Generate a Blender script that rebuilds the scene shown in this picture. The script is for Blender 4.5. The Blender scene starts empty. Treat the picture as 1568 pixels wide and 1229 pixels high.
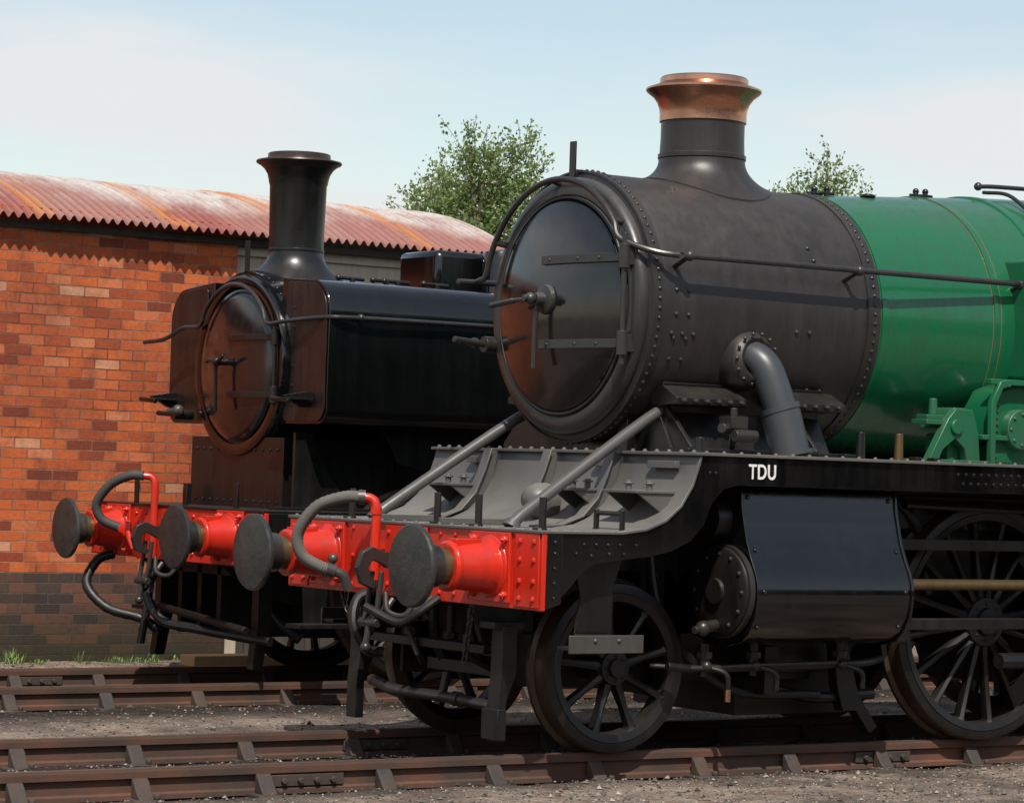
import bpy, bmesh, math, random
from mathutils import Vector, Matrix, noise
random.seed(7)
S=bpy.context.scene
# ------------------------------------------------------------------ helpers
def new_mat(name):
    m=bpy.data.materials.new(name); m.use_nodes=True
    nt=m.node_tree; b=nt.nodes["Principled BSDF"]
    return m,nt,b
def N(nt,t,**k):
    n=nt.nodes.new(t)
    for a,v in k.items():
        if a in ("operation","blend_type","data_type","noise_dimensions","feature"): setattr(n,a,v)
        else: n.inputs[a].default_value=v
    return n
def L(nt,a,b): nt.links.new(a,b)
def ramp(nt,stops,fac=None,interp='LINEAR'):
    r=nt.nodes.new("ShaderNodeValToRGB"); cr=r.color_ramp; cr.interpolation=interp
    while len(cr.elements)<len(stops): cr.elements.new(.5)
    for e,(p,c) in zip(cr.elements,stops):
        e.position=p; e.color=(c[0],c[1],c[2],1) if hasattr(c,'__len__') else (c,c,c,1)
    if fac is not None: L(nt,fac,r.inputs[0])
    return r
def mixc(nt,f,a,b,mode='MIX'):
    m=nt.nodes.new("ShaderNodeMix"); m.data_type='RGBA'; m.blend_type=mode
    for i,v in ((0,f),(6,a),(7,b)):
        if hasattr(v,'links'): L(nt,v,m.inputs[i])
        elif i==0: m.inputs[0].default_value=v
        else: m.inputs[i].default_value=(v[0],v[1],v[2],1)
    return m.outputs[2]
def math_(nt,op,a,b=0.0,c=0.0):
    m=nt.nodes.new("ShaderNodeMath"); m.operation=op
    for i,v in enumerate((a,b,c)):
        if hasattr(v,'links'): L(nt,v,m.inputs[i])
        else: m.inputs[i].default_value=v
    return m.outputs[0]
def coords(nt,scale=(1,1,1)):
    tc=nt.nodes.new("ShaderNodeTexCoord"); mp=nt.nodes.new("ShaderNodeMapping")
    mp.inputs["Scale"].default_value=scale; L(nt,tc.outputs["Object"],mp.inputs[0]); return mp.outputs[0]
def noi(nt,vec,scale,detail=6,rough=.6):
    n=N(nt,"ShaderNodeTexNoise",Scale=scale,Detail=detail,Roughness=rough); L(nt,vec,n.inputs["Vector"]); return n.outputs["Fac"]
def bump(nt,b,h,strength=.2,dist=.01):
    n=nt.nodes.new("ShaderNodeBump"); n.inputs["Strength"].default_value=strength; n.inputs["Distance"].default_value=dist
    L(nt,h,n.inputs["Height"]); L(nt,n.outputs[0],b.inputs["Normal"]); return n
def paint(name,col,rough=.4,dirt=(.12,.09,.07),amt=.4,metal=0,coat=0,streak=True,bmp=.08,sc=2.5,spec=.5,dust=.0,dcol=(.16,.14,.12)):
    m,nt,b=new_mat(name)
    v=coords(nt); n1=noi(nt,v,sc,8,.65)
    vs=coords(nt,(9,9,.9)) if streak else coords(nt,(1,1,1))
    n2=noi(nt,vs,1.6,6,.6)
    n3=noi(nt,v,38,4,.6)
    f=math_(nt,'MULTIPLY',n1,n2); f=math_(nt,'ADD',f,math_(nt,'MULTIPLY',n3,.08))
    r=ramp(nt,[(.2,0),(.48,1)],f)
    f2=math_(nt,'MULTIPLY',r.outputs[0],amt)
    c=mixc(nt,f2,col,dirt)
    if dust>0:
        g=nt.nodes.new("ShaderNodeNewGeometry"); sx=nt.nodes.new("ShaderNodeSeparateXYZ"); L(nt,g.outputs["Normal"],sx.inputs[0])
        u=ramp(nt,[(.35,0),(1,1)],sx.outputs[2]); uf=math_(nt,'MULTIPLY',u.outputs[0],math_(nt,'MULTIPLY',n1,dust*1.6))
        c=mixc(nt,uf,c,dcol)
        rr=math_(nt,'ADD',math_(nt,'MULTIPLY',r.outputs[0],.18),math_(nt,'ADD',math_(nt,'MULTIPLY',uf,.5),rough))
    else: rr=math_(nt,'ADD',math_(nt,'MULTIPLY',r.outputs[0],.2),rough)
    L(nt,c,b.inputs["Base Color"]); L(nt,rr,b.inputs["Roughness"])
    b.inputs["Metallic"].default_value=metal; b.inputs["Specular IOR Level"].default_value=spec
    if coat: b.inputs["Coat Weight"].default_value=coat; b.inputs["Coat Roughness"].default_value=.08
    h=math_(nt,'ADD',math_(nt,'MULTIPLY',n1,1.0),math_(nt,'MULTIPLY',n3,.15))
    bump(nt,b,h,bmp,.02)
    return m
class P:
    def __init__(s,name,mat,parent=None,bevel=0): s.n=name;s.m=mat;s.p=parent;s.bv=bevel;s.bm=bmesh.new()
    def V(s,c): return s.bm.verts.new(c)
    def F(s,vs):
        try: return s.bm.faces.new(vs)
        except Exception: return None
    def box(s,x0,x1,y0,y1,z0,z1):
        v=[s.V((x,y,z)) for x in (x0,x1) for y in (y0,y1) for z in (z0,z1)]
        for q in ((0,1,3,2),(4,6,7,5),(0,4,5,1),(2,3,7,6),(0,2,6,4),(1,5,7,3)): s.F([v[i] for i in q])
    def prism(s,pts,a,b,axis='y'):
        g=(lambda p,t:(p[0],t,p[1])) if axis=='y' else ((lambda p,t:(t,p[0],p[1])) if axis=='x' else (lambda p,t:(p[0],p[1],t)))
        A=[s.V(g(p,a)) for p in pts]; B=[s.V(g(p,b)) for p in pts]; n=len(pts)
        s.F(A); s.F(B[::-1])
        for i in range(n): s.F([A[i],B[i],B[(i+1)%n],A[(i+1)%n]])
    def sheet(s,prof,y0,y1,t=.015):
        bot=[]
        for i,p in enumerate(prof):
            a=Vector(prof[max(i-1,0)]); b=Vector(prof[min(i+1,len(prof)-1)]); d=(b-a).normalized(); nrm=Vector((d.y,-d.x))
            bot.append((p[0]+nrm.x*t,p[1]+nrm.y*t))
        s.prism(list(prof)+bot[::-1],y0,y1)
    def lathe(s,prof,o,ax,seg=48):
        o=Vector(o); ax=Vector(ax).normalized(); t=Vector((0,0,1)) if abs(ax.z)<.9 else Vector((1,0,0))
        u=ax.cross(t).normalized(); w=ax.cross(u); prev=None
        for r,h in prof:
            if r<=1e-6: ring=[s.V(o+ax*h)]
            else: ring=[s.V(o+ax*h+(u*math.cos(2*math.pi*i/seg)+w*math.sin(2*math.pi*i/seg))*r) for i in range(seg)]
            if prev:
                if len(prev)==1 and len(ring)>1:
                    for i in range(seg): s.F([prev[0],ring[i],ring[(i+1)%seg]])
                elif len(ring)==1 and len(prev)>1:
                    for i in range(seg): s.F([prev[i],prev[(i+1)%seg],ring[0]])
                elif len(ring)>1:
                    for i in range(seg): s.F([prev[i],prev[(i+1)%seg],ring[(i+1)%seg],ring[i]])
            prev=ring
    def cyl(s,p0,p1,r0,r1=None,seg=20):
        r1=r0 if r1 is None else r1; p0=Vector(p0);p1=Vector(p1);d=p1-p0
        s.lathe([(0,0),(r0,0),(r1,d.length),(0,d.length)],p0,d,seg)
    def tube(s,pts,r,seg=10,res=6,rib=0):
        pts=[Vector(p) for p in pts]
        if len(pts)>2 and res>1:
            q=[pts[0]*2-pts[1]]+pts+[pts[-1]*2-pts[-2]]; out=[]
            for i in range(1,len(q)-2):
                for k in range(res):
                    t=k/res; a,b,c,d=q[i-1:i+3]
                    out.append(.5*((2*b)+(c-a)*t+(2*a-5*b+4*c-d)*t*t+(3*b-a-3*c+d)*t**3))
            out.append(pts[-1]); pts=out
        nrm=None; prev=None; n=len(pts)
        for i,p in enumerate(pts):
            d=(pts[min(i+1,n-1)]-pts[max(i-1,0)]).normalized()
            if nrm is None:
                t=Vector((0,0,1)) if abs(d.z)<.9 else Vector((1,0,0)); nrm=d.cross(t).normalized()
            else:
                nrm=(nrm-d*nrm.dot(d)).normalized()
            w=d.cross(nrm); rr=r+(rib if i%2 else 0)
            ring=[s.V(p+(nrm*math.cos(2*math.pi*k/seg)+w*math.sin(2*math.pi*k/seg))*rr) for k in range(seg)]
            if prev:
                for k in range(seg): s.F([prev[k],prev[(k+1)%seg],ring[(k+1)%seg],ring[k]])
            else: s.F(ring[::-1])
            prev=ring
        s.F(prev)
    def link(s,c,dirv,side,ln,wd,r):
        c=Vector(c); d=Vector(dirv).normalized(); w=Vector(side).normalized(); pts=[c+d*ln*math.sin(a)+w*wd*math.cos(a) for a in [2*math.pi*k/12 for k in range(13)]]
        s.tube(pts,r,6,1)
    def chain(s,p0,p1,sag,n,r=.006):
        p0=Vector(p0);p1=Vector(p1); pp=[]
        for i in range(n+1):
            t=i/n; q=p0.lerp(p1,t); q.z-=sag*4*t*(1-t); pp.append(q)
        for i in range(n):
            d=(pp[i+1]-pp[i]); s.link((pp[i]+pp[i+1])/2,d,d.cross(Vector((0,0,1) if i%2 else (1,.3,0))),d.length*.68,.014,r)
    def riv(s,p,n,r=.014,h=None):
        p=Vector(p); h=h or r*.8
        s.lathe([(r,-.002),(r*.85,h*.55),(r*.4,h),(0,h)],p,n,7)
    def ball(s,p,r,seg=16):
        s.lathe([(0,-r)]+[(r*math.cos(a),r*math.sin(a)) for a in [math.radians(x) for x in range(-75,90,15)]]+[(0,r)],p,(0,0,1),seg)
    def done(s,smooth=True,ang=.6):
        bm=s.bm; bmesh.ops.recalc_face_normals(bm,faces=bm.faces[:])
        if smooth:
            for f in bm.faces: f.smooth=True
            for e in bm.edges:
                if len(e.link_faces)==2 and e.calc_face_angle(0)>ang: e.smooth=False
        me=bpy.data.meshes.new(s.n); bm.to_mesh(me); bm.free(); me.materials.append(s.m)
        o=bpy.data.objects.new(s.n,me); S.collection.objects.link(o)
        if s.p: o.parent=s.p
        if s.bv:
            b=o.modifiers.new("bevel",'BEVEL'); b.width=s.bv; b.segments=2; b.limit_method='ANGLE'; b.angle_limit=math.radians(38)
        return o
def empty(name,loc=(0,0,0)):
    e=bpy.data.objects.new(name,None); e.location=loc; e.empty_display_size=.5; S.collection.objects.link(e); return e
# ------------------------------------------------------------------ camera
yaw,pitch,roll=.60111,.02444,.03289
f=Vector((math.sin(yaw)*math.cos(pitch),math.cos(yaw)*math.cos(pitch),math.sin(pitch)))
r=Vector((math.cos(yaw),-math.sin(yaw),0)); u=r.cross(f)
r2=r*math.cos(roll)+u*math.sin(roll); u2=-r*math.sin(roll)+u*math.cos(roll)
cd=bpy.data.cameras.new("camera"); co=bpy.data.objects.new("camera",cd); S.collection.objects.link(co)
M=Matrix((r2,u2,-f)).transposed().to_4x4(); M.translation=Vector((-8.74441,-13.71774,1.57591)); co.matrix_world=M
cd.lens=99.56; cd.sensor_width=36; cd.sensor_fit='HORIZONTAL'; cd.clip_end=2000; cd.clip_start=.1
S.camera=co
# ------------------------------------------------------------------ light
sunv=Vector((-.50,-.86,0)).normalized(); el=math.radians(54)
sd=Vector((sunv.x*math.cos(el),sunv.y*math.cos(el),math.sin(el)))
sl=bpy.data.lights.new("sun",'SUN'); sl.energy=5.0; sl.angle=math.radians(.5); sl.color=(1,.955,.88)
so=bpy.data.objects.new("sun",sl); so.rotation_euler=sd.to_track_quat('Z','Y').to_euler(); S.collection.objects.link(so)
w=bpy.data.worlds.new("World"); S.world=w; w.use_nodes=True; nt=w.node_tree
bg=nt.nodes["Background"]; bg.inputs[1].default_value=.095
sky=nt.nodes.new("ShaderNodeTexSky"); sky.sky_type='NISHITA'; sky.sun_disc=False; sky.sun_elevation=el; sky.sun_rotation=math.atan2(sunv.x,sunv.y); sky.dust_density=1.0; sky.ozone_density=1.2
tc=nt.nodes.new("ShaderNodeTexCoord")
nrmz=nt.nodes.new("ShaderNodeVectorMath"); nrmz.operation='NORMALIZE'; L(nt,tc.outputs["Generated"],nrmz.inputs[0])
sxyz=nt.nodes.new("ShaderNodeSeparateXYZ"); L(nt,nrmz.outputs[0],sxyz.inputs[0])
az=math_(nt,'ARCTAN2',sxyz.outputs[0],sxyz.outputs[1]); elv=sxyz.outputs[2]
mp=nt.nodes.new("ShaderNodeMapping"); mp.inputs["Scale"].default_value=(1,1,3.4); mp.inputs["Location"].default_value=(.35,.1,.62)
L(nt,nrmz.outputs[0],mp.inputs[0])
n1=noi(nt,mp.outputs[0],8.0,10,.60); n2=noi(nt,mp.outputs[0],2.2,3,.5)
def blob(a,e,wa,we):
    p=math_(nt,'DIVIDE',math_(nt,'SUBTRACT',az,a),wa); q=math_(nt,'DIVIDE',math_(nt,'SUBTRACT',elv,e),we)
    return math_(nt,'MAXIMUM',math_(nt,'SUBTRACT',1.0,math_(nt,'SQRT',math_(nt,'ADD',math_(nt,'MULTIPLY',p,p),math_(nt,'MULTIPLY',q,q)))),0.0)
bl=math_(nt,'ADD',blob(.465,.130,.135,.034),math_(nt,'ADD',blob(.80,.122,.12,.030),blob(.60,.07,.5,.036)))
bl=math_(nt,'ADD',bl,math_(nt,'ADD',blob(-.6,.25,.5,.14),math_(nt,'ADD',blob(1.6,.2,.5,.12),blob(-2.2,.35,.7,.16))))
cf=math_(nt,'ADD',math_(nt,'MULTIPLY',bl,.60),math_(nt,'ADD',math_(nt,'MULTIPLY',n1,.80),math_(nt,'MULTIPLY',n2,.20)))
cr=ramp(nt,[(.44,.06),(.60,.30),(.80,.92),(1,.97)],cf)
skc=mixc(nt,1.0,sky.outputs[0],(1.84,1.66,1.42),'MULTIPLY')
c=mixc(nt,cr.outputs[0],skc,(8.5,8.65,8.75)); L(nt,c,bg.inputs[0])
# ------------------------------------------------------------------ materials
smoke=paint("smokebox_paint",(.0165,.0145,.0135),.36,(.042,.034,.029),.5,dust=.22,spec=.5,dcol=(.10,.09,.08))
gloss=paint("gloss_black",(.0025,.0025,.003),.09,(.012,.010,.009),.25,coat=.35,bmp=.025)
door=paint("door_black",(.006,.006,.007),.12,(.016,.014,.013),.35,coat=.5,bmp=.02)
black=paint("black_paint",(.005,.005,.005),.26,(.018,.015,.012),.5,dust=.25,dcol=(.07,.06,.05))
ringm=paint("front_ring_paint",(.022,.0225,.022),.28,(.045,.04,.035),.6,dust=.45,dcol=(.13,.125,.12))
under=paint("grimy_black",(.0035,.0033,.003),.38,(.016,.012,.009),.55,dust=.2,dcol=(.05,.04,.032))
plate=paint("footplate_grey",(.075,.074,.071),.33,(.11,.10,.087),.8,dust=.7,streak=False,dcol=(.19,.175,.155))
steel=paint("worn_steel",(.10,.095,.09),.36,(.045,.032,.024),.7,metal=.5)
railp=paint("handrail_paint",(.020,.020,.021),.26,(.05,.04,.03),.5)
darkst=paint("oily_steel",(.050,.047,.043),.30,(.02,.015,.012),.7,metal=.5)
rod=paint("strut_grey",(.085,.083,.08),.38,(.05,.04,.03),.5,metal=.15)
pipe=paint("steam_pipe_grey",(.040,.044,.050),.36,(.03,.026,.023),.5)
red=paint("red_paint",(.56,.023,.009),.24,(.20,.016,.010),.6,coat=.15,bmp=.05)
green=paint("green_paint",(.0045,.105,.041),.20,(.016,.062,.028),.6,coat=.35,bmp=.04,dust=.12)
greend=paint("green_fittings",(.008,.105,.045),.33,(.03,.045,.025),.6,dust=.25)
copper=paint("copper",(.66,.33,.22),.22,(.22,.12,.07),.75,metal=1,streak=False,sc=6)
brass=paint("oily_brass",(.18,.12,.055),.35,(.06,.04,.022),.7,metal=.7)
hose=paint("hose_canvas",(.125,.115,.10),.75,(.05,.045,.04),.8,streak=False,sc=6)
tread=paint("wheel_tread",(.075,.048,.034),.32,(.03,.020,.015),.6,metal=.4)
rustm=paint("rail_rust",(.055,.034,.025),.8,(.16,.060,.034),.7,streak=False,sc=1.6,bmp=.3)
white=paint("white_lettering",(.70,.69,.66),.5,(.4,.38,.34),.3)
lining=paint("lining",(.20,.12,.05),.4)
greyface=paint("buffer_face",(.024,.027,.028),.32,(.075,.068,.056),.8,metal=.3,streak=False,bmp=.4,sc=8)
# ------------------------------------------------------------------ shared locomotive bits
def wheel(par,nm,x,yface,rad,nsp,side,balance=False):
    d=-side
    t=P(nm+"_tyre",tread,par); A=(x,yface,rad)
    t.lathe([(rad-.006,0.002),(rad,.02),(rad+.004,.11),(rad+.03,.125),(rad+.03,.15),(rad-.05,.153)],A,(0,d,0),80); t.done()
    c=P(nm+"_centre",under,par)
    c.lathe([(rad-.0055,.002),(rad-.012,-.001),(rad-.058,0),(rad-.062,-.006),(rad-.105,.004),(rad-.112,.03),(rad-.112,.11),(rad-.054,.150)],A,(0,d,0),80)
    hub=.095 if rad<.6 else .15
    c.lathe([(0,-.03),(hub*.55,-.03),(hub*.6,-.005),(hub,-.002),(hub*1.08,.02),(hub*1.08,.12),(0,.12)],A,(0,d,0),32)
    for i in range(nsp):
        a=2*math.pi*(i+.35)/nsp; er=Vector((math.cos(a),0,math.sin(a))); et=Vector((-math.sin(a),0,math.cos(a))); ey=Vector((0,d,0)); o=Vector(A)
        secs=[]
        for rr,wd,th in ((hub*.9,.034,.05),((hub+rad-.1)/2,.022,.035),(rad-.125,.027,.042),(rad-.106,.05,.048)):
            cc=o+er*rr+ey*.055
            secs.append([c.V(cc+et*(wd*math.cos(q))+ey*(th*math.sin(q))) for q in [k*math.pi/4 for k in range(8)]])
        for s1,s2 in zip(secs,secs[1:]):
            for k in range(8): c.F([s1[k],s1[(k+1)%8],s2[(k+1)%8],s2[k]])
    if balance:
        aa=[math.radians(q) for q in range(-60,60,6)]; ro=rad-.10; ri=rad-.26
        pts=[(x+math.cos(q)*ro,rad+math.sin(q)*ro) for q in aa]+[(x+math.cos(q)*ri,rad+math.sin(q)*ri) for q in aa[::-1]]
        c.prism(pts,yface+d*.02,yface+d*.09)
    for k in range(8):
        a=k*math.pi/4; c.riv((x+math.cos(a)*hub*.75,yface+(-.003)*d,rad+math.sin(a)*hub*.75),(0,-d,0),.012)
    c.done()
def buffer(par,x,y,z,ln,tag):
    h=P("buffer_housing_"+tag,red,par,.003); k=ln/.58; X=(-1,0,0); O=(x,y,z)
    h.box(x-.05,x-.031,y-.19,y+.19,z-.19,z+.19)
    h.lathe([(0,.04),(.175,.04),(.172,.055),(.15,.065),(.142,.10),(.135,.19*k),(.122,.30*k),(.137,.305*k),(.139,.33*k),(.125,.345*k),(.1,.345*k)],O,X,40)
    h.box(x-.30*k,x-.14,y-.05,y+.05,z+.115,z+.15)
    for sy in (-.15,.15):
        for sz in (-.15,.15): h.lathe([(.024,.0),(.024,.018),(.012,.02),(.012,.034),(0,.034)],(x-.05,y+sy,z+sz),X,6)
    h.done()
    b=P("buffer_ram_"+tag,brass,par); b.lathe([(.098,.33*k),(.098,.42*k)],O,X,36); b.done()
    g=P("buffer_head_"+tag,greyface,par)
    g.lathe([(.10,.40*k),(.115,.405*k),(.12,.47*k),(.155,.515*k),(.215,.53*k),(.226,.538*k),(.226,.555*k),(.216,.566*k),(.15,.576*k),(.07,.58*k),(0,.581*k)],O,X,56)
    g.done()
# ================================================================== NEAR LOCOMOTIVE
E=empty("steam_locomotive")
AZ=2.565
BW=1.335
fr=P("frames",under,E,.004)
for sy in (-1,1):
    a,b=(.60*sy,.63*sy)
    fr.prism([(.0,.86),(.0,1.24),(.5,1.24),(1.0,1.40),(1.06,1.68),(9.2,1.68),(9.2,.95),(3.0,.80),(2.7,.42),(2.1,.42),(1.75,.62),(1.4,1.02),(.45,1.02),(.3,.62),(.08,.62)],min(a,b),max(a,b))
fr.box(1.2,1.24,-.6,.6,.7,1.66); fr.box(2.7,2.74,-.6,.6,.5,1.66); fr.box(.1,.9,-.58,.58,.92,1.0); fr.box(4.8,4.84,-.6,.6,.5,1.66)
fr.box(.35,1.45,-.34,.34,.40,.47); fr.box(.30,1.42,-.56,-.53,.36,.66); fr.box(.30,1.42,.53,.56,.36,.66)
fr.box(.45,.52,-.5,.5,.5,.9); fr.box(1.3,1.36,-.62,.62,.3,1.2); fr.done()
fp=P("footplate",plate,E,.003)
curve=[(-.045,1.262),(.5,1.264),(.66,1.285),(.79,1.335),(.89,1.415),(.965,1.53),(1.005,1.64),(1.02,1.695)]
fp.sheet(curve,-1.35,1.35,.016)
fp.box(.985,9.2,-1.36,1.36,1.694,1.712)
fp.done()
fv=P("footplate_ribs",plate,E,.003)
for y in (-.63,.63,.0):
    fv.prism([(.42,1.264),(.6,1.275),(.74,1.33),(.84,1.44),(.90,1.57),(.94,1.693),(1.0,1.693),(.96,1.5),(.85,1.35),(.66,1.28),(.5,1.262)],y-.012,y+.012)
    fv.sheet([(.40,1.275),(.58,1.285),(.72,1.335),(.82,1.44),(.88,1.57),(.93,1.71)],y-.04,y+.04,.012)
for y,wd in ((-1.08,.16),(-.52,.12),(.78,.14)):
    fv.box(.66,.93,y-wd,y+wd,1.475,1.492)
    fv.prism([(.68,1.476),(.93,1.476),(.93,1.40),(.84,1.37)],y-wd+.01,y-wd+.025); fv.prism([(.68,1.476),(.93,1.476),(.93,1.40),(.84,1.37)],y+wd-.025,y+wd-.01)
    for k in (-.6,.6):
        fv.cyl((.80,y+k*wd,1.49),(.80,y+k*wd,1.545),.018); fv.cyl((.80,y+k*wd,1.525),(.80,y+k*wd,1.535),.032,seg=6)
    fv.box(.95,.985,y-wd*.8,y+wd*.8,1.62,1.66)
fv.lathe([(.115,0),(.112,.06),(.095,.12),(.06,.165),(.02,.185),(0,.187)],(.80,-.22,1.39),(-1,0,.25),32)
fv.box(-.02,.4,-.34,-.30,1.264,1.30); fv.box(-.02,.4,.30,.34,1.264,1.30)
fv.done()
va=P("valance",gloss,E,.002)
vp=[(0,1.245),(.52,1.247),(.66,1.268),(.80,1.32),(.90,1.40),(.975,1.52),(1.015,1.64),(1.03,1.693),(9.2,1.693),(9.2,1.535),(1.30,1.535),(1.20,1.51),(1.12,1.43),(1.07,1.31),(.98,1.22),(.86,1.165),(.7,1.13),(.5,1.11),(.34,1.09),(.24,1.04),(.17,.96),(.08,.88),(.0,.845)]
for y in (-BW,BW-.02): va.prism(vp,y,y+.02)
va.prism([(0,1.245),(.10,1.245),(.10,.87),(0,.84)],-BW-.012,-BW+.001)
va.done()
bm_=P("buffer_beam",red,E,.003)
bm_.box(-.03,-.001,-BW-.01,BW+.01,.832,1.26)
bm_.box(-.04,-.03,-1.325,-1.10,.845,1.245); bm_.box(-.04,-.03,1.10,1.325,.845,1.245)
bm_.box(-.045,-.03,-.22,.22,.86,1.24)
bm_.box(-.04,-.03,.33,.60,.86,1.24)
bm_.done()
rv=P("beam_rivets",red,E)
for sy in (-1,1):
    for z in (.89,.985,1.10,1.20):
        for y in (1.28,1.15): rv.riv((-.04,sy*y,z),(-1,0,0),.019,.013)
for y in (-.65,-.5,-.35,.35,.58,.7): 
    for z in (.88,1.21,1.05): rv.riv((-.04 if y in(.35,.58) else -.03,y,z),(-1,0,0),.016,.012)
for y in (-.18,.18):
    for z in (.9,1.05,1.2): rv.riv((-.045,y,z),(-1,0,0),.018,.013)
rv.done()
for y,t in ((-.87,"near"),(.87,"far")): buffer(E,0,y,1.05,.58,t)
# smokebox
sb=P("smokebox",smoke,E)
sb.lathe([(.755,1.060),(.770,1.07),(.800,1.078),(.803,1.085),(.803,2.80)],(0,0,AZ),(1,0,0),128)
sb.done()
wr=P("smokebox_wrapper_band",smoke,E); wr.lathe([(.80,1.07),(.812,1.074),(.812,1.15),(.80,1.152)],(0,0,AZ),(1,0,0),128); wr.lathe([(.80,2.70),(.812,2.702),(.812,2.80),(.80,2.803)],(0,0,AZ),(1,0,0),128); wr.done()
frg=P("smokebox_front_ring",ringm,E)
frg.lathe([(.63,1.05),(.650,1.012),(.665,1.0),(.70,.998),(.735,1.004),(.757,1.02),(.768,1.045),(.768,1.072)],(0,0,AZ),(1,0,0),128); frg.done()
def xd(rr): return .885+.105*(rr/.65)**2
dr=P("smokebox_door",door,E)
dr.lathe([(0,.885)]+[(q,xd(q)) for q in (.05,.1,.2,.3,.4,.5,.58,.62)]+[(.632,1.0),(.634,1.04)],(0,0,AZ),(1,0,0),96); dr.done()
df=P("door_fittings",ringm,E,.002)
df.lathe([(.655,1.015),(.652,.990),(.64,.985),(.632,1.0)],(0,0,AZ),(1,0,0),96)
for z in (AZ+.265,AZ-.235):
    pts=[]
    for i in range(9):
        y=.06-i*.085; rr=math.hypot(y,z-AZ); pts.append((xd(min(rr,.64))-.008,y,z))
    for a,b in zip(pts,pts[1:]):
        A0=[df.V((a[0]+dx,a[1],z+dz)) for dx,dz in ((-.012,-.026),(-.012,.026),(.02,.026),(.02,-.026))]
        B0=[df.V((b[0]+dx,b[1],z+dz)) for dx,dz in ((-.012,-.026),(-.012,.026),(.02,.026),(.02,-.026))]
        for k in range(4): df.F([A0[k],B0[k],B0[(k+1)%4],A0[(k+1)%4]])
    df.cyl((.955,-.67,z-.07),(.955,-.67,z+.07),.034)
    for i in (1,4,6): df.riv((pts[i][0]-.012,pts[i][1],z),(-1,0,0),.010)
    df.box(.95,1.03,-.70,-.63,z-.05,z+.05)
df.cyl((.955,-.67,AZ-.36),(.955,-.67,AZ+.40),.017)
df.lathe([(0,.80),(.035,.80),(.04,.83),(.04,.85),(.085,.865),(.09,.885),(.09,.90)],(0,0,AZ+.03),(1,0,0),28)
df.tube([(.80,.03,AZ+.03),(.79,.2,AZ+.025),(.78,.42,AZ+.0)],.013); df.tube([(.79,.2,AZ+.025),(.78,.43,AZ+.0)],.017)
df.tube([(.83,0,AZ+.03),(.83,.03,AZ-.12),(.835,.04,AZ-.38)],.015)
df.cyl((.72,0,AZ+.03),(.82,0,AZ+.03),.020); df.ball((.77,.0,AZ+.03),.036)
df.done()
ds=P("side_lamp_brackets",darkst,E,.002)
ds.cyl((.93,.72,AZ-.22),(1.03,.72,AZ-.22),.05,seg=12); ds.tube([(.95,.72,AZ-.22),(.93,.86,AZ-.21),(.93,.90,AZ-.2)],.022); ds.ball((.93,.82,AZ-.21),.034)
ds.tube([(.7,.70,AZ-.2),(.95,.72,AZ-.22)],.02)
ds.done()
rs=P("smokebox_rivets",smoke,E)
for k in range(0,360,4):
    a=math.radians(k); n=(0,math.sin(a),math.cos(a))
    for x in (1.112,2.755): rs.riv((x,n[1]*.811,AZ+n[2]*.811),n,.0135)
for ad in (84,94,104,113):
    for dx in (0,.09): 
        a=math.radians(-ad); n=(0,math.sin(a),math.cos(a)); rs.riv((1.24+dx,n[1]*.803,AZ+n[2]*.803),n,.015)
for x,ad in ((1.22,102),(1.30,102),(1.38,102),(2.15,98),(2.25,98),(2.3,60),(2.32,66),(2.35,124),(2.45,124)):
    a=math.radians(-ad); n=(0,math.sin(a),math.cos(a)); rs.riv((x,n[1]*.803,AZ+n[2]*.803),n,.016)
rs.done()
cx=2.02
def chimney(par,cx,cz,R,prof,capprof,matb,matc,base_r,zs):
    c=P("chimney",matb,par); seg=72; rings=[]
    r0,z0=zs
    for i in range(11):
        t=i/10
        rr=base_r-(base_r-r0)*(1-(1-t)**2.0)
        ring=[]
        for k in range(seg):
            a=2*math.pi*k/seg; x=rr*math.cos(a); y=rr*math.sin(a)
            zb=cz+math.sqrt(max(R*R-y*y,.01))
            s=t**1.3; z=zb*(1-s)+z0*s
            ring.append(c.V((cx+x,y,z+.012*(1-s))))
        rings.append(ring)
    bot=[c.V((v.co.x,v.co.y,v.co.z-.05)) for v in rings[0]]; rings.insert(0,bot)
    for A0,B0 in zip(rings,rings[1:]):
        for k in range(seg): c.F([A0[k],A0[(k+1)%seg],B0[(k+1)%seg],B0[k]])
    c.lathe(prof,(cx,0,0),(0,0,1),seg); c.done()
    d=P("chimney_cap",matc,par); d.lathe(capprof,(cx,0,0),(0,0,1),seg); d.done()
chimney(E,cx,AZ,.803,[(.264,3.52),(.272,3.525),(.272,3.55),(.262,3.555),(.258,3.65),(.258,3.77),(.22,3.78)],
 [(.262,3.748),(.268,3.752),(.268,3.80),(.272,3.83),(.285,3.87),(.31,3.905),(.345,3.932),(.357,3.945),(.357,3.956),(.33,3.966),(.285,3.982),(.274,3.99),(.272,4.02),(.264,4.028),(.21,4.028),(.2,4.0),(.2,3.6)],smoke,copper,.43,(.266,3.52))
hr=P("handrails",railp,E)
arc=[]
for k in range(-60,76,9):
    a=math.radians(k); q=.735+.035*(k+60)/135; arc.append((.945,math.sin(a)*q,AZ+math.cos(a)*q))
hr.tube([(9,-.93,2.86),(4,-.92,2.845),(1.45,-.91,2.84),(1.22,-.89,2.84),(1.06,-.80,2.86)]+arc+[(.94,.80,2.74),(.99,.88,2.735),(1.2,.93,2.74),(5,.96,2.8)],.0185,10,6)
for x in (1.24,2.53,3.86,5.2): 
    hr.ball((x,-.91,2.84),.032); hr.cyl((x,-.91,2.84),(x,-.70,2.76),.014,.02)
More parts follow.
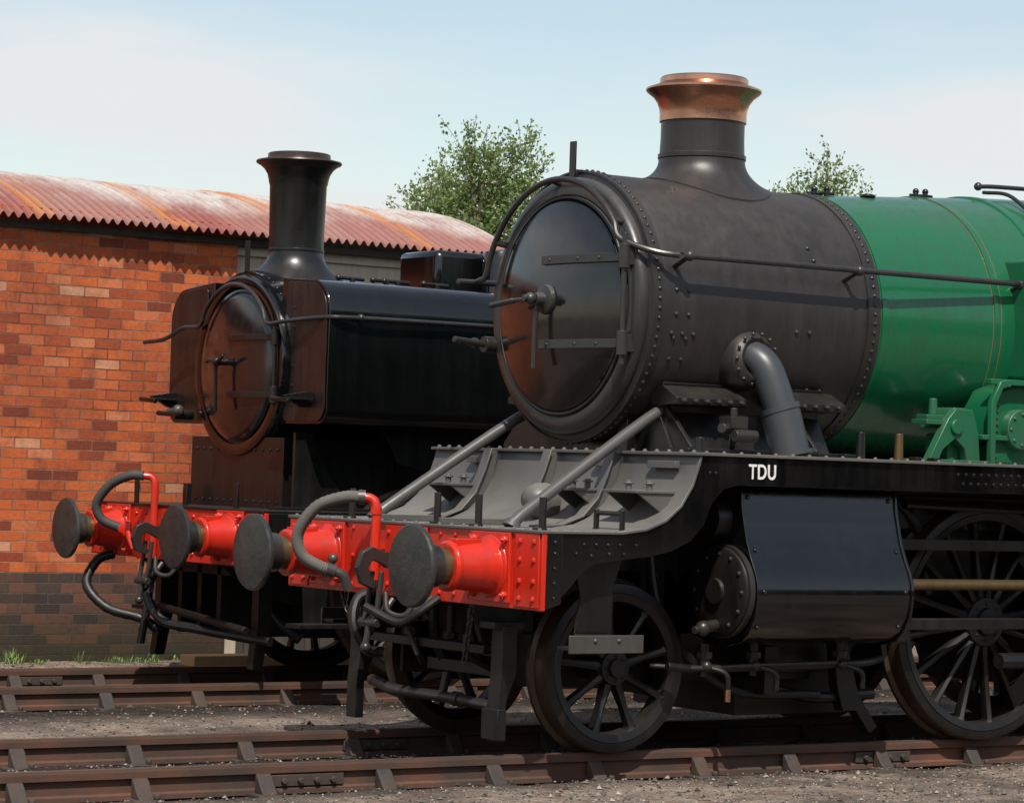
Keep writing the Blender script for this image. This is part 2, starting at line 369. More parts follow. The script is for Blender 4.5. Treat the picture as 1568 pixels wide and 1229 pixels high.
for k in (-50,5,58):
    a=math.radians(k); q=.735+.035*(k+60)/135; hr.cyl((.945,math.sin(a)*q,AZ+math.cos(a)*q),(1.02,math.sin(a)*.73,AZ+math.cos(a)*.73),.02)
hr.done()
li=P("lamp_irons",black,E,.003)
li.box(1.04,1.052,-.03,.03,3.30,3.55); li.box(1.052,1.14,-.03,.03,3.30,3.382)
for y in (-.2,-1.24,.73,-.62): li.box(.03,.045,y-.028,y+.028,1.26,1.44); li.box(-.01,.05,y-.03,y+.03,1.262,1.275)
li.tube([(.55,-1.28,1.36),(.55,-1.02,1.36)],.014); li.cyl((.55,-1.27,1.27),(.55,-1.27,1.38),.016); li.cyl((.55,-1.03,1.27),(.55,-1.03,1.38),.016)
li.done()
st=P("struts",rod,E)
for sy in (-1,1):
    st.tube([(.20,.72*sy,1.285),(.35,.71*sy,1.39),(1.16,.66*sy,1.90),(1.40,.62*sy,1.99)],.034,14,4)
    st.cyl((.19,.72*sy,1.262),(.21,.72*sy,1.30),.055,.04)
st.done()
sa=P("smokebox_saddle",black,E,.004)
sa.prism([(-.80,1.712),(-.66,1.95),(-.70,2.12),(-.3,1.85),(.3,1.85),(.70,2.12),(.66,1.95),(.80,1.712)],1.24,2.45,'x')
for sy in (-1,1):
    a=[(.62*sy,1.98),(.86*sy,1.99),(.86*sy,2.03),(.72*sy,2.10),(.60*sy,2.05)]
    sa.prism(a,1.22,1.74,'x'); sa.prism(a,2.02,2.5,'x')
    for xx in (1.26,2.2): sa.prism([(.62*sy,1.712),(.95*sy,1.712),(.95*sy,1.75),(.70*sy,1.99),(.62*sy,1.99)],xx,xx+.03,'x')
sa.box(1.22,2.5,-.98,-.7,1.713,1.74)
sa.done()
sr=P("saddle_bolts",darkst,E)
for x in [1.27+.085*i for i in range(6)]+[2.08+.09*i for i in range(5)]:
    sr.riv((x,-.86,2.012),(0,-1,0),.022,.024)
sr.done()
sr=P("footplate_rivets",plate,E)
for i in range(60): sr.riv((1.08+i*.125,-1.325,1.712),(0,0,1),.013,.011)
for i in range(24): sr.riv((1.01,-1.3+i*.113,1.712),(0,0,1),.015,.014)
for i in range(22): sr.riv((-.02,-1.3+i*.123,1.262),(0,0,1),.014,.012)
for i in range(7): sr.riv((.02+i*.075,-1.33,1.262),(0,0,1),.011,.010)
sr.done()
vr=P("valance_rivets",gloss,E)
for x,z in [(.05,.9),(.05,.98),(.05,1.06),(.05,1.14),(.05,1.2),(.25,1.19),(.33,1.19),(.41,1.19),(.49,1.19),(.2,1.14),(.3,1.13),(.42,1.14),(.52,1.14),(.6,1.19)]: vr.riv((x,-BW-(.012 if x<.1 else 0),z),(0,-1,0),.013)
for x in [1.1,1.14]: vr.riv((x,-BW,1.6),(0,-1,0),.013)
for i in range(9): vr.riv((2.98+.062*i,-BW,1.64),(0,-1,0),.014); vr.riv((3.02+.062*i,-BW,1.585),(0,-1,0),.014)
vr.done()
tcv=bpy.data.curves.new("shed_code",'FONT'); tcv.body="TDU"; tcv.size=.118; tcv.extrude=.0015; tcv.offset=.002; tcv.space_character=1.08
to=bpy.data.objects.new("shed_code",tcv); S.collection.objects.link(to); to.rotation_euler=(math.pi/2,0,0); to.scale=(.80,1,1); to.location=(1.375,-BW-.003,1.575); to.parent=E; tcv.materials.append(white)
sp=P("steam_pipe",pipe,E)
sp.tube([(1.76,-.62,2.28),(1.80,-.76,2.30),(1.845,-.87,2.24),(1.88,-.925,2.11),(1.92,-.97,1.93),(1.955,-1.01,1.712)],.098,28,8)
sp.tube([(1.905,-.955,1.99),(1.955,-1.01,1.712)],.118,28,1); sp.tube([(1.903,-.953,2.0),(1.91,-.96,1.97)],.124,28,1)
sp.tube([(1.952,-1.007,1.735),(1.956,-1.011,1.712)],.145,28,1)
sp.done()
sf=P("steam_pipe_flange",smoke,E)
sf.lathe([(.10,.12),(.125,.135),(.15,.12),(.168,.09),(.172,0),(.17,-.08)],(1.80,-.73,2.26),(0.05,-1,.12),40)
for k in range(14):
    a=k*math.pi/7; sf.riv((1.80+.15*math.cos(a),-.862,2.275+.15*math.sin(a)),(0,-1,.1),.013)
sf.done()
# boiler
bo=P("boiler",green,E)
BR=lambda x:.805+(x-2.8)*.068
bo.lathe([(.7,2.803),(BR(2.81),2.806),(BR(4.13),4.13),(BR(4.13)+.012,4.135),(BR(4.19)+.012,4.19),(BR(4.19)+.004,4.195),(.97,5.6),(.97,7.3),(0,7.3)],(0,0,AZ),(1,0,0),128)
bo.done()
bb=P("boiler_bands",green,E)
for x in (2.84,3.72): bb.lathe([(BR(x),x-.026),(BR(x)+.006,x-.024),(BR(x)+.006,x+.024),(BR(x),x+.026)],(0,0,AZ),(1,0,0),128)
bb.done()
bln=P("boiler_lining",lining,E)
for x in (3.689,3.751): bln.lathe([(BR(x)-.001,x-.002),(BR(x)+.002,x-.002),(BR(x)+.002,x+.002),(BR(x)-.001,x+.002)],(0,0,AZ),(1,0,0),128)
bln.done()
fb=P("firebox_and_cab",green,E,.02)
fb.prism([(-.98,1.72),(-1.02,2.7),(-.98,3.3),(-.8,3.5),(.8,3.5),(.98,3.3),(1.02,2.7),(.98,1.72)],5.4,7.6,'x')
fb.prism([(-1.25,1.72),(-1.25,2.9),(-1.1,3.45),(-.5,3.72),(.5,3.72),(1.1,3.45),(1.25,2.9),(1.25,1.72)],7.6,9.2,'x')
fb.prism([(3.50,1.712),(3.50,2.05),(3.58,2.17),(3.72,2.215),(5.4,2.215),(5.4,1.712)],-1.05,-.80)
fb.prism([(3.86,2.25),(3.86,3.0),(3.98,3.0),(3.98,2.25)],-1.0,-.6)
fb.done()
gf=P("reverser_bracket",greend,E,.006)
gf.prism([(2.98,1.712),(3.14,1.98),(3.20,2.04),(3.34,2.04),(3.39,1.9),(3.41,1.712),(3.30,1.712),(3.28,1.80),(3.2,1.86),(3.1,1.79),(3.06,1.712)],-1.07,-1.01)
gf.prism([(3.20,1.712),(3.21,1.98),(3.25,2.05),(3.35,2.05),(3.39,1.98),(3.42,1.712)],-1.0,-.80)
gf.box(2.95,3.44,-1.12,-.78,1.713,1.73); gf.box(2.99,3.18,-1.04,-.90,1.94,1.97); gf.box(3.01,3.15,-1.02,-.92,1.97,2.0)
gf.cyl((3.10,-.97,2.0),(3.10,-.97,2.10),.03,.025); gf.cyl((3.2,-1.09,1.93),(3.2,-.8,1.93),.045)
gf.lathe([(.0,-.02),(.12,-.02),(.125,0),(.125,.1),(0,.1)],(3.72,-1.09,1.93),(0,1,0),32)
gf.box(3.46,4.2,-1.10,-1.04,2.20,2.235); gf.box(3.4,3.8,-1.1,-.9,1.86,1.89)
gf.prism([(3.45,1.712),(3.45,2.1),(3.52,2.22),(3.6,2.235),(4.3,2.235),(4.3,2.20),(3.61,2.20),(3.54,2.18),(3.49,2.08),(3.49,1.712)],-1.12,-1.08)
for k in range(10): gf.riv((3.56,-1.05,1.76+.04*k),(0,-1,0),.012)
for k in range(8): a=k*math.pi/4; gf.riv((3.72+.095*math.cos(a),-1.11,1.93+.095*math.sin(a)),(0,-1,0),.014)
for z in [2.3+.1*i for i in range(7)]: gf.riv((3.90,-1.0,z),(0,-1,0),.012)
gf.done()
bt=P("boiler_top_fittings",black,E,.002)
for x,y in ((2.88,-.06),(3.75,-.05),(3.86,-.02),(2.95,-.1)):
    z=AZ+BR(x)-.015; bt.cyl((x,y,z),(x,y,z+.04),.018); bt.ball((x,y,z+.052),.021); bt.cyl((x-.05,y,z+.025),(x+.06,y,z+.025),.010)
bt.lathe([(.05,0),(.05,.012),(.02,.02),(0,.02)],(3.25,-.15,AZ+BR(3.25)-.012),(0,0,1),20)
bt.done()
tp=P("top_feed_pipe",railp,E)
tp.tube([(4.30,-.05,3.55),(4.6,-.05,3.565),(6,-.05,3.60)],.015); tp.ball((4.30,-.05,3.55),.028)
tp.tube([(4.32,-.08,3.51),(4.33,-.3,3.48),(4.33,-.5,3.36)],.013); tp.ball((4.33,-.5,3.36),.026)
tp.done()
oc=P("oil_boxes",brass,E,.003)
oc.cyl((2.66,-1.16,1.712),(2.66,-1.16,1.87),.028,.024); oc.done()
oc=P("lubricator",darkst,E,.003)
oc.box(1.50,1.62,-1.02,-.9,1.86,1.93); oc.cyl((1.56,-.96,1.93),(1.56,-.96,1.98),.022); oc.tube([(1.44,-1.0,1.86),(1.52,-.97,1.86)],.03); oc.tube([(1.56,-.96,1.86),(1.6,-.9,1.75)],.02); oc.cyl((1.5,-1.04,1.82),(1.66,-1.04,1.82),.035)
oc.done()
ob=P("footplate_studs",black,E,.003)
ob.cyl((2.36,-1.16,1.712),(2.36,-1.16,1.87),.028,.024); ob.cyl((1.16,-1.16,1.712),(1.16,-1.16,1.80),.03,.026); ob.box(1.14,1.2,-.5,-.4,1.712,1.9)
for x in (1.95,2.15,2.7,2.85): ob.box(x,x+.05,-1.27,-1.2,1.712,1.735)
ob.done()
# cylinders
for sy,t in ((-1,"near"),(1,"far")):
    cy=P("cylinder_casing_"+t,gloss,E,.004)
    pr=[(1.17,1.53),(1.19,1.40),(1.24,1.22),(1.285,1.12),(1.325,1.05),(1.35,.98),(1.355,.90),(1.335,.80),(1.285,.71),(1.21,.655),(1.10,.63),(.95,.63),(.7,.7),(.64,.9),(.64,1.53)]
    cy.prism([(p[0]*sy,p[1]) for p in pr],1.46,2.62,'x')
    for xx in (1.445,2.612): cy.prism([((p[0]+(.012 if p[0]>.7 else 0))*sy,p[1]-(.012 if p[1]<.9 else 0)) for p in pr],xx,xx+.02,'x')
    for x in (1.50,2.57):
        for y,z in ((1.182,1.47),(1.262,1.17),(1.355,.94),(1.30,.735)): cy.riv((x,y*sy,z),(0,sy,0),.016,.012)
    cy.done()
    cc=P("cylinder_cover_"+t,under,E)
    cc.lathe([(0,-.10),(.07,-.10),(.075,-.08),(.16,-.075),(.235,-.065),(.25,-.055),(.255,-.04),(.255,0)],(1.445,1.09*sy,.93),(1,0,0),48)
    cc.lathe([(0,-.08),(.10,-.08),(.11,-.06),(.12,0)],(1.445,1.0*sy,1.34),(1,0,0),32)
    for k in range(12): a=k*math.pi/6; cc.riv((1.385,1.09*sy+.215*math.cos(a),.93+.215*math.sin(a)),(-1,0,0),.018,.02)
    cc.done()
    ce=P("cylinder_cover_rim_"+t,darkst,E); ce.lathe([(.255,-.035),(.268,-.035),(.268,0.0),(.255,0)],(1.435,1.09*sy,.93),(1,0,0),48); ce.done()
    mo=P("motion_"+t,black,E,.003)
    mo.box(2.62,4.7,1.0*sy-.04,1.0*sy+.04,1.18,1.245); mo.box(2.62,4.7,1.0*sy-.04,1.0*sy+.04,.70,.765)
    mo.lathe([(0,0),(.2,0),(.2,.06),(.09,.08),(.09,.16),(0,.16)],(2.62,1.0*sy,.97),(1,0,0),32)
    mo.box(4.55,4.62,*sorted((.7*sy,1.3*sy)),.5,1.5)
    mo.done()
    pr_=P("piston_rod_"+t,brass,E); pr_.cyl((2.62,1.0*sy,.97),(4.6,1.0*sy,.97),.034); pr_.box(3.0,4.7,.98*sy-.03,.98*sy+.03,.70,.712); pr_.done()
for sy,t in ((-1,"near"),(1,"far")):
    wheel(E,"pony_wheel_"+t,.845,.855*sy,.482,9,sy)
    for i,x in enumerate((3.69,5.38,6.9,8.45)): wheel(E,"driving_wheel_%s_%d"%(t,i+1),x,.87*sy,.735,16,sy,True)
ax=P("axles",under,E); 
for x,z in ((.845,.482),(3.69,.735),(5.38,.735),(6.9,.735),(8.45,.735)): ax.cyl((x,-.8,z),(x,.8,z),.08)
ax.tube([(3.7,-.98,.5),(8.45,-.98,.5)],.05,8,1)
ax.done()
sh=P("front_steps",black,E,.004)
for sy in (-1,1):
    sh.prism([(.33,1.11),(.60,1.11),(.55,.95),(.545,.70),(.30,.70),(.33,.90),(.30,1.0)],1.20*sy-.01,1.20*sy+.01)
    sh.box(.20,.68,*(sorted((1.18*sy,1.30*sy))),.615,.635); sh.prism([(.30,.70),(.545,.70),(.545,.62),(.30,.62)],1.20*sy-.01,1.20*sy+.01)
sh.done()
sg=P("front_step_treads",steel,E,.004)
for sy in (-1,1):
    sg.box(.19,.69,*(sorted((1.30*sy,1.315*sy))),.60,.70); 
    for x in (.36,.52): sg.riv((x,1.315*sy,.67),(0,sy,0),.015)
sg.done()
gi=P("guard_irons",under,E,.004)
for sy in (-1,1):
    gi.prism([(.10,.72),(.20,.72),(.20,.45),(.14,.30),(.14,.08),(.085,.08),(.085,.30),(.10,.45)],.75*sy-.055,.75*sy+.055)
    gi.box(.05,.25,*(sorted((.64*sy,.80*sy))),.70,.74)
gi.box(.065,.125,-.83,-.67,.09,.26)
gi.box(.10,.18,-.62,.62,.55,.60)
gi.done()
cb=P("truck_crossbar",darkst,E); cb.tube([(.11,-.70,.27),(.08,-.3,.285),(.05,.2,.29),(.10,.55,.32)],.032,12,4); cb.cyl((.09,-.42,.282),(.088,-.36,.284),.042); cb.done()
ug=P("underframe_gear",under,E,.002)
random.seed(3)
for y in (-.45,-.2,.2,.45):
    ug.tube([(.3,y,.95),(.32,y+.02,.6),(.4,y,.42)],.03,8,3)
for y in (-.35,.35):
    for i in range(9): ug.lathe([(.05,0),(.075,.012),(.05,.024)],(.62,y,.5+i*.04),(0,0,1),16)
ug.tube([(.15,-.5,.9),(.2,-.45,.62),(.5,-.4,.55),(1.2,-.4,.6)],.022)
ug.tube([(1.10,-1.0,.50),(1.3,-1.0,.485),(1.9,-1.0,.49),(2.55,-.98,.50),(2.8,-.9,.52)],.024)
for x in (1.36,1.72,2.38):
    ug.cyl((x,-1.0,.63),(x,-1.0,.44),.032,.026); ug.cyl((x,-1.0,.58),(x,-1.0,.54),.05,.05,8); ug.tube([(x,-1.0,.50),(x+.1,-1.08,.46),(x+.12,-1.08,.36)],.017)
ug.prism([(2.52,.60),(2.62,.60),(2.72,.30),(2.78,.22),(2.88,.10),(2.82,.06),(2.70,.20),(2.60,.20),(2.55,.35)],-.80,-.72)
ug.tube([(1.9,-.6,.4),(2.4,-.7,.28),(2.85,-.78,.30)],.035); ug.box(1.9,2.0,-.9,-.6,.32,.6)
ug.tube([(1.22,-.7,1.5),(1.15,-.75,1.1),(1.25,-.8,.7),(1.7,-.8,.35),(2.4,-.8,.3)],.028)
ug.box(1.5,2.5,-.6,.6,.38,.66)
ug.tube([(2.9,-.7,1.6),(3.2,-.75,1.3),(3.3,-.75,.9)],.04); ug.box(2.8,4.6,-.75,-.68,1.30,1.5)
ug.tube([(3.0,-.85,1.45),(4.4,-.85,1.42)],.03)
ug.box(2.0,2.9,-.5,.5,.16,.42); ug.box(4.4,7,-.5,.5,.3,.6)
ug.done()
uv=P("relief_valves_and_links",darkst,E,.002); uv.cyl((1.25,-1.1,.72),(1.40,-1.08,.74),.035); uv.ball((1.27,-1.1,.72),.045); uv.cyl((1.20,-1.11,.71),(1.25,-1.1,.72),.022)
for x in (1.36,1.72,2.38): uv.cyl((x,-1.0,.56),(x,-1.0,.50),.036,.036,6); uv.ball((x,-1.03,.50),.032)
uv.tube([(1.05,-.9,.50),(1.3,-1.02,.49),(1.7,-1.03,.50),(2.4,-1.02,.51)],.014)
uv.tube([(.16,-.55,.95),(.10,-.5,.72),(.12,-.42,.55),(.3,-.4,.45)],.018)
uv.tube([(.14,.1,.9),(.06,.12,.7),(.10,.05,.50)],.018); uv.cyl((.06,.12,.66),(.06,.12,.74),.034)
uv.chain((.02,-.62,.84),(.02,-.55,.50),.0,9,.007); uv.chain((.0,.5,.84),(.0,.75,.84),.16,10,.006)
for y in (-.30,-.10,.32): uv.cyl((.22,y,.55),(.22,y,.80),.024); uv.cyl((.22,y,.60),(.22,y,.64),.042,seg=6)
uv.done()
dc=P("drain_cock_tips",copper,E)
dc.cyl((1.48,-1.08,.37),(1.48,-1.08,.30),.018)
dc.done()
def coupling(par,x0,y0):
    c=P("drawhook_and_coupling",darkst,par,.004)
    hk=[(0,1.09),(-.16,1.09),(-.24,1.12),(-.31,1.09),(-.34,1.0),(-.31,.91),(-.23,.88),(-.19,.91),(-.25,.94),(-.27,1.0),(-.24,1.045),(-.19,1.03),(-.14,1.0),(0,1.0)]
    c.prism([(x0+a,b) for a,b in hk],y0-.022,y0+.022)
    c.lathe([(.0,.03),(.09,.03),(.09,.05),(.05,.09),(0,.09)],(x0,y0,1.045),(-1,0,0),24)
    c.tube([(x0-.2,y0-.05,.98),(x0-.22,y0-.055,.80),(x0-.24,y0-.05,.70)],.017); c.tube([(x0-.2,y0+.05,.98),(x0-.22,y0+.055,.80),(x0-.24,y0+.05,.70)],.017)
    c.tube([(x0-.24,y0-.09,.69),(x0-.24,y0+.09,.69)],.026); c.tube([(x0-.24,y0,.70),(x0-.14,y0+.02,.74),(x0-.06,y0+.04,.82)],.02)
    c.tube([(x0-.23,y0,.72),(x0-.26,y0,.56)],.02); c.ball((x0-.26,y0,.55),.032)
    c.tube([(x0-.06,y0+.1,.80),(x0-.10,y0+.13,.70),(x0-.16,y0+.12,.62),(x0-.2,y0+.08,.66),(x0-.15,y0+.06,.78)],.017)
    c.tube([(x0-.05,y0-.2,.83),(x0-.12,y0-.18,.74),(x0-.18,y0-.1,.76),(x0-.15,y0-.02,.86)],.017)
    c.done()
coupling(E,-.03,.0)
vp_=P("vacuum_standpipe",red,E)
vp_.tube([(-.10,.24,.92),(-.10,.24,1.1),(-.10,.24,1.33),(-.12,.26,1.385),(-.17,.29,1.395)],.028,16,5); vp_.cyl((-.10,.24,1.30),(-.10,.24,1.34),.034)
vp_.box(-.1,-.03,.22,.26,1.1,1.13); vp_.done()
vh=P("vacuum_hose",hose,E)
vh.tube([(-.16,.285,1.395),(-.25,.35,1.392),(-.35,.49,1.33),(-.41,.59,1.18),(-.38,.60,1.05),(-.28,.57,.985),(-.20,.54,.96)],.034,14,11,.003); vh.done()
vc=P("hose_clips",steel,E); vc.cyl((-.15,.28,1.395),(-.185,.302,1.395),.043); vc.cyl((-.24,.555,.97),(-.19,.54,.955),.044); vc.tube([(-.2,.54,.96),(-.14,.52,.93),(-.1,.52,.85)],.03); vc.ball((-.2,.54,1.03),.03); vc.tube([(-.04,-.3,.84),(-.12,-.28,.8),(-.14,-.28,.72)],.02); vc.done()
sh2=P("steam_heat_hose",under,E)
sh2.tube([(-.03,.35,.85),(-.12,.38,.8),(-.16,.35,.66),(-.1,.3,.52),(0,.28,.5)],.032,10,5)
sh2.tube([(-.03,-.35,.85),(-.14,-.3,.76),(-.2,-.2,.70),(-.3,.0,.78)],.026,10,5); sh2.done()
# ================================================================== PANNIER TANK LOCOMOTIVE
T=4.77
G=empty("steam_locomotive",(0,T,0))
PZ=2.29
X0=1.0
pf=P("frames",under,G,.004)
for sy in (-1,1): a,b=sorted((.60*sy,.63*sy)); pf.prism([(X0,.86),(X0,1.22),(8,1.22),(8,.6),(2.2,.6),(1.6,.55),(1.2,.7)],a,b)
pf.box(1.2,7.5,-.55,.55,.75,1.2)
pf.box(2.35,7,-.62,.62,1.24,1.85)
pf.done()
pp=P("footplate",black,G,.003); pp.box(X0-.04,8.5,-BW,BW,1.225,1.243); pp.box(X0,8.5,-BW,-BW+.02,1.08,1.225); pp.box(X0,8.5,BW-.02,BW,1.08,1.225); pp.done()
pb=P("buffer_beam",red,G,.003); pb.box(X0-.03,X0,-BW-.01,BW+.01,.84,1.224); pb.box(X0-.04,X0-.03,-.2,.2,.86,1.21); pb.box(X0-.04,X0-.03,-1.32,-1.1,.85,1.215); pb.box(X0-.04,X0-.03,1.1,1.32,.85,1.215)
for y in (-1.28,-1.15,-.6,-.45,-.3,.3,.45,.6,1.15,1.28):
    for z in (.9,1.03,1.17): pb.riv((X0-(.04 if abs(y)>1.1 else .03),y,z),(-1,0,0),.017,.012)
pb.done()
for y,t in ((-.87,"near"),(.87,"far")): buffer(G,X0,y,1.04,.50,t)
coupling(G,X0-.03,0)
ps=P("smokebox",gloss,G)
ps.lathe([(.57,1.50),(.585,1.455),(.62,1.445),(.665,1.455),(.675,1.48),(.675,1.50),(.70,1.50),(.70,2.4)],(0,0,PZ),(1,0,0),112); ps.done()
def xp(rr): return 1.37+.075*(rr/.57)**2
pd=P("smokebox_door",door,G); pd.lathe([(0,1.37)]+[(q,xp(q)) for q in (.05,.1,.2,.3,.4,.5,.55)]+[(.565,1.455),(.568,1.49)],(0,0,PZ),(1,0,0),96); pd.done()
pq=P("door_fittings",black,G,.002)
for z in (PZ+.2,PZ-.22):
    pts=[]
    for i in range(8):
        y=.0-i*.08; pts.append((xp(min(math.hypot(y,z-PZ),.57))-.006,y,z))
    for a,b in zip(pts,pts[1:]):
        A0=[pq.V((a[0]+dx,a[1],z+dz)) for dx,dz in ((-.012,-.022),(-.012,.022),(.02,.022),(.02,-.022))]
        B0=[pq.V((b[0]+dx,b[1],z+dz)) for dx,dz in ((-.012,-.022),(-.012,.022),(.02,.022),(.02,-.022))]
        for k in range(4): pq.F([A0[k],B0[k],B0[(k+1)%4],A0[(k+1)%4]])
    pq.cyl((1.43,-.59,z-.06),(1.43,-.59,z+.06),.03)
pq.cyl((1.43,-.59,PZ-.3),(1.43,-.59,PZ+.3),.014)
pq.cyl((1.26,0.02,PZ+.02),(1.38,0.02,PZ+.02),.024); pq.ball((1.29,.02,PZ+.02),.036)
pq.tube([(1.28,.02,PZ+.02),(1.27,.10,PZ+.03),(1.27,.14,PZ+.02)],.014); pq.tube([(1.28,.02,PZ+.02),(1.29,.03,PZ-.1),(1.30,.04,PZ-.35)],.014); pq.tube([(1.28,0,PZ+.02),(1.27,-.12,PZ+.06)],.014)
pq.box(1.47,2.4,-.70,.70,1.243,1.76)
pq.prism([(1.47,1.243),(1.47,1.8),(1.62,1.8),(1.75,1.5),(1.95,1.30),(2.1,1.243)],-.86,-.83); pq.box(1.30,2.1,-.9,-.80,1.244,1.262)
pq.box(1.36,1.40,.55,.61,1.243,1.40); pq.box(1.05,1.065,.75,.81,1.243,1.42); pq.box(1.05,1.065,-.80,-.74,1.243,1.42); pq.box(1.05,1.065,-.03,.03,1.243,1.38)
pq.box(1.50,1.513,-.03,.03,2.98,3.22)
pq.done()
pr2=P("rivets",black,G)
for k in range(0,360,6):
    a=math.radians(k)
    if abs((k+180)%360-180)<60: pr2.riv((1.535,math.sin(a)*.70,PZ+math.cos(a)*.70),(0,math.sin(a),math.cos(a)),.011)
for i in range(12): pr2.riv((1.47,-.62+i*.112,1.67),(-1,0,0),.014); pr2.riv((1.47,-.62+i*.112,1.29),(-1,0,0),.012)
for i in range(6): pr2.riv((1.514,.76,1.95+i*.16),(-1,0,0),.009); pr2.riv((1.506,-.73,2.0+i*.14),(-1,0,0),.009)
pr2.done()
def rounded(pts,rads,n=6):
    out=[]
    m=len(pts)
    for i,(p,rd) in enumerate(zip(pts,rads)):
        p=Vector(p); a=Vector(pts[i-1]); b=Vector(pts[(i+1)%m])
        if rd<=0: out.append(tuple(p)); continue
        da=(a-p).normalized(); db=(b-p).normalized(); th=da.angle(db); dd=rd/math.tan(th/2)
        s=p+da*dd; e=p+db*dd; c=p+(da+db).normalized()*(rd/math.sin(th/2))
        a0=math.atan2((s-c).y,(s-c).x); a1=math.atan2((e-c).y,(e-c).x); dlt=(a1-a0+math.pi)%(2*math.pi)-math.pi
        for k in range(n+1): q=a0+dlt*k/n; out.append((c.x+rd*math.cos(q),c.y+rd*math.sin(q)))
    return out
pt=P("pannier_tanks",gloss,G,.006)
for sy in (-1,1):
    pts=rounded([(.52*sy,2.93),(1.20*sy,2.88),(1.20*sy,1.86),(.52*sy,1.86)],[0,.24,.12,0],14)
    pt.prism(pts,1.52,6.6,'x')
pt.box(2.35,6.6,-.53,.53,2.60,2.925)
pt.done()
tfm=paint("tank_front_paint",(.006,.005,.005),.30,(.035,.022,.016),.7,bmp=.15,sc=4)
pt=P("tank_front_plates",tfm,G,.003)
for sy in (-1,1):
    pts=rounded([(.60*sy,2.90),(1.18*sy,2.86),(1.18*sy,1.88),(.60*sy,1.88)],[.05,.23,.11,.05],14); pt.prism(pts,1.508,1.519,'x')
pt.done()
ph=P("handrails",railp,G)
arc=[(1.40,math.sin(math.radians(k))*.60,PZ+math.cos(math.radians(k))*.60) for k in range(-60,61,12)]
ph.tube([(7,-1.25,2.64),(3,-1.25,2.63),(1.7,-1.25,2.625),(1.50,-1.12,2.62),(1.42,-.75,2.60)]+arc+[(1.38,.75,2.58),(1.36,1.0,2.50),(1.34,1.3,2.48)],.0165,10,5)
for x in (1.75,3.2,4.6): ph.ball((x,-1.25,2.628),.028); ph.cyl((x,-1.25,2.628),(x,-1.17,2.62),.014)
ph.done()
pl=P("tank_lamp_brackets",black,G,.002)
for y in (1.1,-.95): pl.prism([(1.3,2.06),(1.53,2.10),(1.53,1.98),(1.45,1.98)],y-.02,y+.02); pl.box(1.28,1.50,y-.09,y+.09,2.03,2.045); pl.tube([(1.3,y-.1,2.02),(1.3,y+.15,2.04)],.018)
pl.cyl((1.3,.70,1.92),(1.46,.70,1.92),.04); pl.tube([(1.33,.7,1.92),(1.3,.95,1.93)],.02)
pl.done()
pg=P("side_valve",steel,G); pg.tube([(1.32,.62,1.95),(1.30,.78,1.94)],.024); pg.ball((1.32,.66,1.95),.045); pg.done()
dcop=paint("dull_chimney_cap",(.030,.024,.021),.30,(.07,.04,.028),.8,metal=.3,streak=False)
chimney(G,1.92,PZ,.70,[(.205,3.16),(.212,3.165),(.212,3.18),(.205,3.185),(.215,3.66),(.222,3.68),(.225,3.70),(.235,3.745),(.26,3.785)],
 [(.258,3.784),(.29,3.812),(.318,3.826),(.324,3.836),(.320,3.846),(.25,3.862),(.237,3.87),(.235,3.90),(.225,3.905),(.18,3.905),(.175,3.5)],black,dcop,.36,(.207,3.16))
pm=P("tank_top_fittings",gloss,G,.05)
pm.box(3.0,3.60,-.28,.28,2.9,3.25)
pm.done()
pm=P("tank_filler",gloss,G); pm.lathe([(.15,2.88),(.15,3.20),(.13,3.255),(.09,3.27),(0,3.275)],(3.50,-.42,0),(0,0,1),40); pm.done()
pw=P("tank_top_valves",black,G,.002)
for x in (2.15,2.45,2.9,2.55):
    pw.cyl((x,-.45,2.9),(x,-.45,2.965),.020); pw.tube([(x-.12,-.45,2.965),(x+.1,-.45,2.96)],.015); pw.ball((x-.12,-.45,2.965),.024)
pw.prism([(2.15,1.86),(2.9,1.86),(2.75,1.6),(2.7,1.3),(2.6,1.3),(2.6,1.55),(2.3,1.6)],-.95,-.92)
pw.done()
for sy,t in ((-1,"near"),(1,"far")):
    for i,x in enumerate((2.6,4.8,7.0)): wheel(G,"driving_wheel_%s_%d"%(t,i+1),x,.86*sy,.70,16,sy,True)
pu=P("underframe_gear",under,G,.002)
for sy in (-1,1):
    pu.prism([(1.25,.84),(1.36,.84),(1.36,.4),(1.30,.1),(1.22,.1),(1.25,.4)],.75*sy-.045,.75*sy+.045)
    pu.box(1.3,1.75,*sorted((1.1*sy,1.28*sy)),.42,.45); pu.prism([(1.40,1.22),(1.68,1.22),(1.62,.45),(1.45,.45)],1.1*sy-.01,1.1*sy+.01)
pu.tube([(.97,.95,.85),(.85,.98,.80),(.75,.95,.62),(.85,.8,.45),(1.05,.62,.38),(1.15,.55,.30)],.035,12,7,.004)
pu.tube([(.97,.2,.8),(.9,.25,.6),(.95,.1,.4),(1.1,-.2,.35),(1.3,-.9,.3)],.035)
pu.tube([(1.1,.6,.5),(1.1,-.9,.38)],.03); pu.tube([(1.1,.55,.95),(1.05,.5,.6),(1.0,.52,.2)],.03); pu.tube([(1.3,-.6,.9),(1.4,-.7,.5),(1.6,-.8,.3)],.03)
pu.box(1.8,7,-.5,.5,.3,.75)
for y in (-.3,0,.3): pu.box(1.2,1.8,y-.03,y+.03,.3,1.2)
pu.chain((1.02,.36,.86),(1.0,.42,.38),.0,12,.007)
pu.done()
pv=P("vacuum_standpipe",red,G)
pv.tube([(.93,.24,.85),(.93,.24,1.2),(.93,.24,1.38),(.91,.26,1.44),(.86,.29,1.45)],.028,14,5); pv.tube([(.93,.55,.9),(.91,.6,1.0),(.93,.65,1.1)],.022); pv.tube([(.93,.45,.84),(.9,.42,.95),(.92,.4,1.1)],.022); pv.done()
